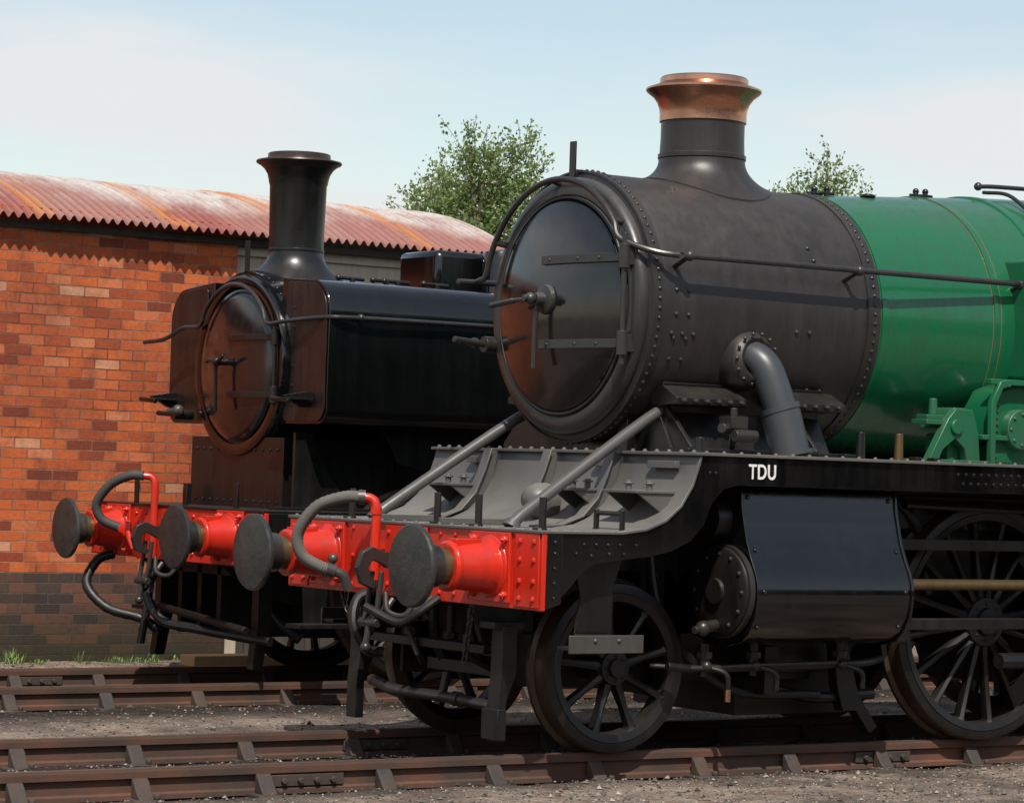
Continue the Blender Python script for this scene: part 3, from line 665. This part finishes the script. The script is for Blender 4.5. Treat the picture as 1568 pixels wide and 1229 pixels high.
pk=P("vacuum_hose",paint("dark_hose",(.05,.046,.042),.6,(.03,.027,.025),.6,streak=False),G); pk.tube([(.86,.29,1.45),(.79,.36,1.45),(.70,.50,1.38),(.64,.60,1.24),(.68,.60,1.12),(.8,.55,1.06)],.034,14,11,.003); pk.done()
# ================================================================== TRACKS
rp=[(-.035,0),(.035,0),(.037,-.012),(.035,-.045),(.010,-.055),(.010,-.12),(.034,-.13),(.034,-.155),(-.034,-.155),(-.034,-.13),(-.010,-.12),(-.010,-.055),(-.035,-.045),(-.037,-.012)]
sleep_m=paint("sleeper_wood",(.028,.024,.021),.85,(.07,.06,.05),.7,streak=False,bmp=.5)
chair_m=paint("rail_chair",(.030,.025,.022),.7,(.085,.050,.035),.9,streak=False,bmp=.4,sc=7)
top_m=paint("rail_head",(.15,.105,.08),.42,(.08,.045,.03),.7,metal=.5,streak=False)
def track(y0):
    e=empty("railway_track",(0,y0,0))
    rl=P("rails",rustm,e); 
    for y in (-.7525,.7525): rl.prism([(y+a,b) for a,b in rp],-60,90,'x')
    rl.done(False)
    tp=P("rail_running_surface",top_m,e)
    for y in (-.7525,.7525): tp.box(-60,90,y-.030,y+.030,.0005,.003)
    tp.done(False)
    fpl=P("fishplates",chair_m,e,.004)
    for xj,yj in ((-1.1,-.7525),(2.95,-.7525),(.25,.7525),(-2.6,.7525)):
        for s in (-1,1):
            fpl.box(xj-.22,xj+.22,*sorted((yj+s*.012,yj+s*.032)),-.118,-.056)
            for k in (-.15,-.05,.05,.15): fpl.cyl((xj+k,yj+s*.03,-.088),(xj+k,yj+s*.055,-.088),.018,seg=6)
    fpl.done()
    sl_=P("sleepers",sleep_m,e,.006); ch=P("chairs",chair_m,e,.010)
    x=-12.1
    while x<30:
        sl_.box(x-.127,x+.127,-1.3,1.3,-.30,-.168+random.uniform(-.006,.004))
        for y in (-.7525,.7525):
            j=random.uniform(-.02,.02); xx=x+j
            ch.box(xx-.085,xx+.085,y-.17,y+.17,-.19,-.142)
            for s in (-1,1):
                ch.prism([(y+s*.04,-.145),(y+s*.14,-.145),(y+s*.11,-.115),(y+s*.07,-.060),(y+s*.045,-.040),(y+s*.036,-.06)],xx-.045,xx+.045,'x')
                ch.cyl((xx-.05*s,y+s*.15,-.145),(xx-.05*s,y+s*.15,-.115),.018,seg=8)
            ch.box(xx-.09,xx+.10,y+.037,y+.062,-.11,-.062)
        x+=.715
    sl_.done(); ch.done()
track(0); track(T)
# ================================================================== GROUND
def gm():
    m,nt,b=new_mat("ground_ballast"); v=coords(nt)
    sx=nt.nodes.new("ShaderNodeSeparateXYZ"); L(nt,v,sx.inputs[0]); y=sx.outputs[1]
    big=noi(nt,v,.9,5,.6); mid=noi(nt,v,6,6,.65); fine=noi(nt,v,55,5,.7)
    vo=N(nt,"ShaderNodeTexVoronoi",Scale=60); L(nt,v,vo.inputs["Vector"])
    vo2=N(nt,"ShaderNodeTexVoronoi",Scale=25); L(nt,v,vo2.inputs["Vector"])
    def band(c,hw,soft=.35):
        d=math_(nt,'ABSOLUTE',math_(nt,'SUBTRACT',y,c)); d=math_(nt,'ADD',d,math_(nt,'MULTIPLY',math_(nt,'SUBTRACT',big,.5),.9))
        return ramp(nt,[(0,1),(1,0)],math_(nt,'DIVIDE',math_(nt,'SUBTRACT',d,hw-soft),2*soft)).outputs[0]
    dark=math_(nt,'MAXIMUM',band(0,1.0),band(T,1.9))
    sand=mixc(nt,ramp(nt,[(.35,0),(.65,1)],mid).outputs[0],(.16,.122,.095),(.31,.25,.20))
    sand=mixc(nt,ramp(nt,[(.45,0),(.62,1)],big).outputs[0],sand,(.078,.064,.055))
    cin=mixc(nt,mid,(.014,.012,.011),(.048,.039,.033))
    c=mixc(nt,dark,sand,cin)
    st=ramp(nt,[(0,.5),(1,1.4)],vo.outputs["Color"]); c=mixc(nt,.8,c,st.outputs[0],'MULTIPLY')
    c=mixc(nt,math_(nt,'MULTIPLY',ramp(nt,[(.56,0),(.66,1)],noi(nt,v,9,5,.65)).outputs[0],.5),c,(.17,.075,.045))
    L(nt,c,b.inputs["Base Color"]); b.inputs["Roughness"].default_value=.95; b.inputs["Specular IOR Level"].default_value=.2
    h=math_(nt,'ADD',math_(nt,'MULTIPLY',vo.outputs["Distance"],-.8),math_(nt,'ADD',fine,math_(nt,'MULTIPLY',vo2.outputs["Distance"],-.8)))
    bump(nt,b,h,.8,.02); return m
gmat=gm()
xs=[-500,-200,-80,-40,-20]+[-10+.09*i for i in range(223)]+[14,20,40,80,200,500]
ys=[-500,-200,-60,-20,-8]+[-4+.09*i for i in range(145)]+[12,18,30,60,200,600]
def gz(x,y):
    if -11<x<11 and -5<y<9.5:
        a=noise.fractal(Vector((x*1.3,y*1.3,0)),1,2,4)*.022+noise.noise(Vector((x*9,y*9,1)))*.008
        d=min(abs(abs(y)-.7525),abs(abs(y-T)-.7525))
        base=-.145 - (.02 if d<.12 else 0)
        if y<-1.2: base=-.125
        if 1.3<y<3.4: base=-.12
        return base+a
    return -.14
vs=[(x,y,gz(x,y)) for y in ys for x in xs]; nx=len(xs)
fs=[(j*nx+i,j*nx+i+1,(j+1)*nx+i+1,(j+1)*nx+i) for j in range(len(ys)-1) for i in range(nx-1)]
me=bpy.data.meshes.new("ground"); me.from_pydata(vs,[],fs); me.materials.append(gmat)
for p in me.polygons: p.use_smooth=True
go=bpy.data.objects.new("ground",me); S.collection.objects.link(go)
def stones():
    m,nt,b=new_mat("loose_stone"); oi=nt.nodes.new("ShaderNodeNewGeometry"); r_=ramp(nt,[(0,(.025,.021,.018)),(.5,(.09,.075,.063)),(.8,(.20,.17,.14)),(.93,(.34,.30,.26)),(1,(.18,.07,.045))],oi.outputs["Random Per Island"]); L(nt,r_.outputs[0],b.inputs["Base Color"]); b.inputs["Roughness"].default_value=.9
    vs=[];fs=[]
    random.seed(11)
    def add(x,y,s):
        z=gz(x,y); n=len(vs)
        for d in ((1,0,0),(-1,0,0),(0,1,0),(0,-1,0),(0,0,1),(0,0,-1)):
            k=s*random.uniform(.6,1.2); vs.append((x+d[0]*k+random.uniform(-.3,.3)*s,y+d[1]*k+random.uniform(-.3,.3)*s,z+s*.25+d[2]*k*.75))
        for t in ((0,2,4),(2,1,4),(1,3,4),(3,0,4),(2,0,5),(1,2,5),(3,1,5),(0,3,5)): fs.append(tuple(n+i for i in t))
    for _ in range(12000):
        x=random.uniform(-4,8); y=random.uniform(-3.2,-.85); add(x,y,random.uniform(.003,.011) if random.random()<.95 else random.uniform(.012,.024))
    for _ in range(11000):
        x=random.uniform(-2.5,9); y=random.uniform(.85,7.9); 
        if abs(abs(y-T)-.7525)<.06: continue
        add(x,y,random.uniform(.004,.012) if random.random()<.96 else random.uniform(.014,.026))
    for _ in range(3500):
        x=random.uniform(-3.5,6); y=random.uniform(-.7,.7); add(x,y,random.uniform(.004,.013))
    me=bpy.data.meshes.new("gravel"); me.from_pydata(vs,[],fs); me.materials.append(m); o=bpy.data.objects.new("gravel",me); S.collection.objects.link(o)
stones()
plk=P("wooden_plank",paint("plank_wood",(.42,.28,.13),.7,(.25,.17,.10),.6,streak=False),None,.004); plk.box(2.35,3.85,6.95,7.2,-.12,-.03); plk.done()
# ================================================================== SHED
B=empty("brick_shed")
def brickmat():
    m,nt,b=new_mat("orange_brick"); tc=nt.nodes.new("ShaderNodeTexCoord"); sx=nt.nodes.new("ShaderNodeSeparateXYZ"); L(nt,tc.outputs["Object"],sx.inputs[0])
    cb_=nt.nodes.new("ShaderNodeCombineXYZ"); L(nt,math_(nt,'ADD',sx.outputs[0],sx.outputs[1]),cb_.inputs[0]); L(nt,sx.outputs[2],cb_.inputs[1])
    wob=N(nt,"ShaderNodeTexNoise",Scale=14,Detail=3); L(nt,cb_.outputs[0],wob.inputs["Vector"])
    va_=nt.nodes.new("ShaderNodeVectorMath"); va_.operation='MULTIPLY_ADD'; L(nt,wob.outputs["Color"],va_.inputs[0]); va_.inputs[1].default_value=(.012,.009,0); L(nt,cb_.outputs[0],va_.inputs[2])
    br=nt.nodes.new("ShaderNodeTexBrick"); L(nt,va_.outputs[0],br.inputs["Vector"]); br.inputs["Scale"].default_value=1
    br.inputs["Brick Width"].default_value=.235; br.inputs["Row Height"].default_value=.086; br.inputs["Mortar Size"].default_value=.006; br.inputs["Mortar Smooth"].default_value=.3
    br.inputs["Color1"].default_value=(0,0,0,1); br.inputs["Color2"].default_value=(1,1,1,1); br.inputs["Mortar"].default_value=(.5,.5,.5,1)
    v=coords(nt); n=noi(nt,v,.8,6,.6); nf=noi(nt,v,30,5,.7); nm=noi(nt,v,4,5,.6)
    ob_=ramp(nt,[(0,(.17,.040,.024)),(.12,(.32,.068,.028)),(.35,(.45,.098,.033)),(.6,(.52,.125,.040)),(.85,(.44,.10,.036)),(.95,(.53,.16,.070)),(1,(.55,.29,.17))],br.outputs["Color"])
    bl_=ramp(nt,[(0,(.045,.033,.031)),(.6,(.070,.047,.040)),(1,(.18,.075,.045))],br.outputs["Color"])
    zz=math_(nt,'ADD',sx.outputs[2],math_(nt,'MULTIPLY',math_(nt,'SUBTRACT',nm,.5),.02))
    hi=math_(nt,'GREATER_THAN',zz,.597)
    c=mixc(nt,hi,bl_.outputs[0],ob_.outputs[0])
    mort=mixc(nt,ramp(nt,[(.35,0),(.65,1)],noi(nt,v,2.2,5,.6)).outputs[0],(.14,.06,.038),(.34,.19,.12)); mort=mixc(nt,hi,(.10,.08,.065),mort)
    c=mixc(nt,br.outputs["Fac"],c,mort)
    c=mixc(nt,math_(nt,'MULTIPLY',ramp(nt,[(.46,0),(.64,1)],n).outputs[0],.55),c,(.17,.050,.030))
    c=mixc(nt,math_(nt,'MULTIPLY',ramp(nt,[(.52,0),(.72,1)],nm).outputs[0],.55),c,(.09,.04,.028))
    vr_=coords(nt,(5,5,.5)); c=mixc(nt,math_(nt,'MULTIPLY',ramp(nt,[(.55,0),(.7,1)],noi(nt,vr_,1.5,5,.6)).outputs[0],.4),c,(.10,.045,.03))
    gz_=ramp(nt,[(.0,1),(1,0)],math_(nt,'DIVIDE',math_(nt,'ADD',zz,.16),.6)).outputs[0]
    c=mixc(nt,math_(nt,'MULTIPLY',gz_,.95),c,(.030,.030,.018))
    c=mixc(nt,.45,c,ramp(nt,[(.3,.55),(.7,1.3)],nf).outputs[0],'MULTIPLY')
    L(nt,c,b.inputs["Base Color"]); b.inputs["Roughness"].default_value=.9; b.inputs["Specular IOR Level"].default_value=.2
    h=math_(nt,'ADD',math_(nt,'MULTIPLY',br.outputs["Fac"],-1.0),math_(nt,'MULTIPLY',nf,.5)); bump(nt,b,h,.8,.012); return m
bmat=brickmat()
WL=-3.6
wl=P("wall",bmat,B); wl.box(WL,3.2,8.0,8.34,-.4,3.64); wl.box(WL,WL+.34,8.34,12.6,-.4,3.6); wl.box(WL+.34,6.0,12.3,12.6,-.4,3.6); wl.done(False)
cream=paint("cream_boards",(.50,.43,.34),.7,(.25,.2,.15),.6)
cw=P("cream_cladding",cream,B,.004); cw.box(3.2,6.0,8.10,8.2,2.75,3.62); cw.box(5.85,5.98,8.2,12.3,-.3,3.6); cw.box(3.2,3.36,8.08,8.3,-.3,2.75); cw.box(3.2,6.0,8.06,8.1,3.38,3.46); cw.done()
drk=P("door_boards",paint("dark_boards",(.04,.035,.03),.8),B,.004)
for i in range(16): drk.box(3.365+i*.155,3.365+i*.155+.148,8.22,8.26,-.25,2.76)
drk.done()
def roofmat():
    m,nt,b=new_mat("corrugated_iron"); v=coords(nt); sx=nt.nodes.new("ShaderNodeSeparateXYZ"); L(nt,v,sx.inputs[0]); x=sx.outputs[0]; z=sx.outputs[2]
    vs_=coords(nt,(6,1.2,1.2)); n=noi(nt,vs_,1.6,7,.65); nb=noi(nt,v,1.1,5,.6); nf=noi(nt,v,26,5,.7)
    sh=math_(nt,'FLOOR',math_(nt,'DIVIDE',x,.62)); wn=nt.nodes.new("ShaderNodeTexWhiteNoise"); wn.noise_dimensions='1D'; L(nt,sh,wn.inputs["W"])
    redc=mixc(nt,n,(.17,.042,.034),(.33,.125,.105))
    redc=mixc(nt,wn.outputs["Value"],redc,mixc(nt,.5,redc,(.34,.22,.19)))
    zf=ramp(nt,[(0,0),(1,1)],math_(nt,'DIVIDE',math_(nt,'SUBTRACT',math_(nt,'ADD',z,math_(nt,'MULTIPLY',math_(nt,'SUBTRACT',nb,.5),.9)),3.72),.28)).outputs[0]
    c=mixc(nt,math_(nt,'MULTIPLY',zf,ramp(nt,[(.30,.2),(.52,1)],n).outputs[0]),redc,(.46,.43,.40))
    fr_=math_(nt,'FRACT',math_(nt,'DIVIDE',x,1.24)); rb=ramp(nt,[(0,1),(.10,.9),(.2,0),(.93,0),(1,1)],math_(nt,'ADD',fr_,math_(nt,'MULTIPLY',math_(nt,'SUBTRACT',nb,.5),.15))).outputs[0]
    c=mixc(nt,math_(nt,'MULTIPLY',rb,ramp(nt,[(.38,0),(.55,.95)],n).outputs[0]),c,(.42,.16,.05))
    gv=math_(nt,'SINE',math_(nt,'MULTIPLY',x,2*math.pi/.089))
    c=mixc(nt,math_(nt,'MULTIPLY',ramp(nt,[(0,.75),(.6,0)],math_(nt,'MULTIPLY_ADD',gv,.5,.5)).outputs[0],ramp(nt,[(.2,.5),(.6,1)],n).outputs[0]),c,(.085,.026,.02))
    c=mixc(nt,math_(nt,'MULTIPLY',ramp(nt,[(.58,0),(.68,1)],nf).outputs[0],.5),c,(.13,.045,.025))
    L(nt,c,b.inputs["Base Color"]); b.inputs["Roughness"].default_value=.75; bump(nt,b,nf,.2,.01); return m
rm=roofmat()
def roofz(y):
    t=(y-10.3)/2.46; return 3.55+.54*(1-abs(t)**2.2)
vs=[];fs=[]
X1=WL-.2;X2=6.12;st_=.0111;nxr=int((X2-X1)/st_); prof=[7.84+i*(4.92/28) for i in range(29)]
for j,y in enumerate(prof):
    for i in range(nxr+1):
        x=X1+i*st_; k=math.floor((x/1.24)); vs.append((x,y-(.03*((k*37)%3) if j==0 else 0),roofz(y)+.024*math.sin(2*math.pi*x/.089)+.008*(k%2)))
for j in range(28):
    for i in range(nxr): a=j*(nxr+1)+i; fs.append((a,a+1,a+nxr+2,a+nxr+1))
me=bpy.data.meshes.new("corrugated_roof"); me.from_pydata(vs,[],fs); me.materials.append(rm)
for p in me.polygons: p.use_smooth=True
ro=bpy.data.objects.new("corrugated_roof",me); S.collection.objects.link(ro); ro.parent=B
pu_=P("roof_purlin",paint("dark_timber",(.03,.025,.02),.8),B); pu_.box(WL,6.0,7.96,8.1,3.46,3.515)
pu_.prism([(7.95,3.4)]+[(y,roofz(y)-.035) for y in prof[1:-1]]+[(12.65,3.4)],5.985,6.01,'x')
pu_.prism([(7.99,3.4)]+[(y,roofz(y)-.035) for y in prof[2:-1]]+[(12.55,3.4)],WL+.05,WL+.3,'x')
pu_.done()
# ================================================================== VEGETATION
def leafmat(nm,a,b_,c_,tr_):
    m,nt,b=new_mat(nm); g=nt.nodes.new("ShaderNodeNewGeometry")
    r_=ramp(nt,[(0,a),(.5,b_),(1,c_)],g.outputs["Random Per Island"]); L(nt,r_.outputs[0],b.inputs["Base Color"]); b.inputs["Roughness"].default_value=.5
    tr=nt.nodes.new("ShaderNodeBsdfTranslucent"); L(nt,mixc(nt,.5,r_.outputs[0],tr_),tr.inputs[0]); mx=nt.nodes.new("ShaderNodeMixShader"); mx.inputs[0].default_value=.42
    L(nt,b.outputs[0],mx.inputs[1]); L(nt,tr.outputs[0],mx.inputs[2]); L(nt,mx.outputs[0],nt.nodes["Material Output"].inputs[0]); return m
lm=leafmat("birch_foliage",(.08,.14,.04),(.16,.24,.07),(.27,.34,.12),(.32,.42,.11)); bark=paint("bark",(.16,.13,.10),.85,(.06,.05,.04),.7,bmp=.5)
lm2=leafmat("hedge_foliage",(.02,.035,.012),(.04,.065,.02),(.07,.10,.035),(.06,.10,.02))
def tree(x,y,cl,seed,dens=1.0):
    random.seed(seed); e=empty("birch_tree",(x,y,0)); tk=P("trunk_and_limbs",bark,e)
    zt=max(c[2] for c in cl)
    tk.tube([(0,0,-.3),(.05,0,1.5),(-.05,.05,3),(0,0,4.2)],.13,10,4); tk.tube([(0,0,4.1),(.1,0,5.0),(.05,0,zt-.5)],.06,8,4)
    vs=[];fs=[]
    for (dx,dy,z,r) in cl:
        z0=max(2.0,z-1.6-r*.5); tk.tube([(0,0,z0),(dx*.4,dy*.4,z0+(z-z0)*.55),(dx,dy,z)],.03,6,4)
        for _ in range(int(40*dens*(r/.6)**2)):
            while True:
                p=Vector((random.uniform(-1,1),random.uniform(-1,1),random.uniform(-1,1)))
                if p.length<1: break
            if p.length<.5 and random.random()<.3: continue
            c0=Vector((dx,dy,z))+Vector((p.x*r,p.y*r,p.z*r*1.15)); dirn=Vector((p.x*.6+random.uniform(-.3,.3),p.y*.6+random.uniform(-.3,.3),.5+random.uniform(-.3,.5))).normalized()
            ln=random.uniform(.15,.45)
            tk.tube([c0-dirn*ln*.5,c0+dirn*ln],.005,3,1)
            for i in range(20):
                t=random.random(); q=c0+dirn*ln*(t*1.6-.5)+Vector([random.gauss(0,.055) for _ in range(3)])
                a=Vector([random.gauss(0,1) for _ in range(3)]).normalized(); b2=a.cross(Vector([random.gauss(0,1) for _ in range(3)])).normalized(); s=random.uniform(.026,.050)
                n=len(vs); vs+= [q-a*s,q+b2*s*.62,q+a*s,q-b2*s*.62]; fs.append((n,n+1,n+2,n+3))
    tk.done()
    me=bpy.data.meshes.new("leaves"); me.from_pydata([tuple(v) for v in vs],[],fs); me.materials.append(lm); o=bpy.data.objects.new("leaves",me); S.collection.objects.link(o); o.parent=e
tree(17.0,25,[(-.15,0,6.40,.48),(.75,0,6.45,.44),(.15,.1,5.95,.8),(-.75,0,5.8,.48),(.75,-.2,5.8,.7),(0,.5,5.3,1.0),(.85,-.3,5.1,.9),(-.65,0,5.1,.8),(-.4,0,4.4,1.0),(.6,0,4.2,1.0),(-.2,0,6.85,.27),(.9,0,6.95,.24),(-1.0,0,5.5,.42),(.4,0,6.6,.3),(0,0,3.4,1.0)],5,1.5)
tree(24.5,25,[(0,0,6.8,.38),(.35,0,6.55,.44),(-.4,.1,6.3,.48),(-1.0,0,6.35,.38),(.75,0,6.3,.38),(0,.3,5.75,.95),(.9,0,5.4,.85),(-.9,0,5.45,.85),(0,0,4.4,1.2),(0,0,7.1,.22),(1.4,0,6.1,.45),(-1.35,0,6.25,.32),(0,0,3.4,1.0)],9,1.4)
def belt(name,x0,x1,y0,y1,hf,n,s0,s1,mat,seed):
    random.seed(seed); vs=[];fs=[]
    for _ in range(n):
        x=random.uniform(x0,x1); y=random.uniform(y0,y1); h=hf(x if x1-x0>y1-y0 else y); z=random.uniform(-.2,max(h,.6))
        q=Vector((x,y,z)); a=Vector([random.gauss(0,1) for _ in range(3)]).normalized(); b2=a.cross(Vector([random.gauss(0,1) for _ in range(3)])).normalized(); s=random.uniform(s0,s1); k=len(vs); vs+=[tuple(q-a*s),tuple(q+b2*s),tuple(q+a*s),tuple(q-b2*s)]; fs.append((k,k+1,k+2,k+3))
    me=bpy.data.meshes.new(name); me.from_pydata(vs,[],fs); me.materials.append(mat); o=bpy.data.objects.new(name,me); S.collection.objects.link(o)
hf=lambda x:2.2+1.4*noise.noise(Vector((x*.12,0,0)))+.5*noise.noise(Vector((x*.7,3,0)))
belt("distant_hedge",-100,160,88,92,hf,16000,.25,.55,lm2,21)
# unseen tree belt added behind the camera to darken reflections on black paint
hf2=lambda x:9.5+2.5*noise.noise(Vector((x*.06,5,0)))+1.6*noise.noise(Vector((x*.3,3,2)))
belt("unseen_tree_belt",-110,90,-52,-46,hf2,17000,.45,.95,lm2,22)
# weeds growing along the foot of the wall
random.seed(31); vs=[];fs=[]
for _ in range(46):
    cx_=random.uniform(-1.5,3.2); cy_=random.uniform(7.75,7.97); hh=random.uniform(.03,.13)
    for i in range(14):
        a=random.uniform(0,6.28); d=Vector((math.cos(a)*.5,math.sin(a)*.5,1)).normalized(); q=Vector((cx_+random.gauss(0,.04),cy_+random.gauss(0,.02),-.16)); wv=Vector((-math.sin(a),math.cos(a),0))*random.uniform(.004,.010)
        k=len(vs); t=q+d*hh*random.uniform(.5,1.3); mdl=(q+t)/2+Vector((0,0,.01)); vs+=[tuple(q-wv*.4),tuple(mdl-wv),tuple(t),tuple(mdl+wv)]; fs.append((k,k+1,k+2,k+3))
me=bpy.data.meshes.new("weeds"); me.from_pydata(vs,[],fs); me.materials.append(lm); o=bpy.data.objects.new("weeds",me); S.collection.objects.link(o)
S.view_settings.view_transform='Standard'; S.view_settings.look='None'; S.view_settings.exposure=0
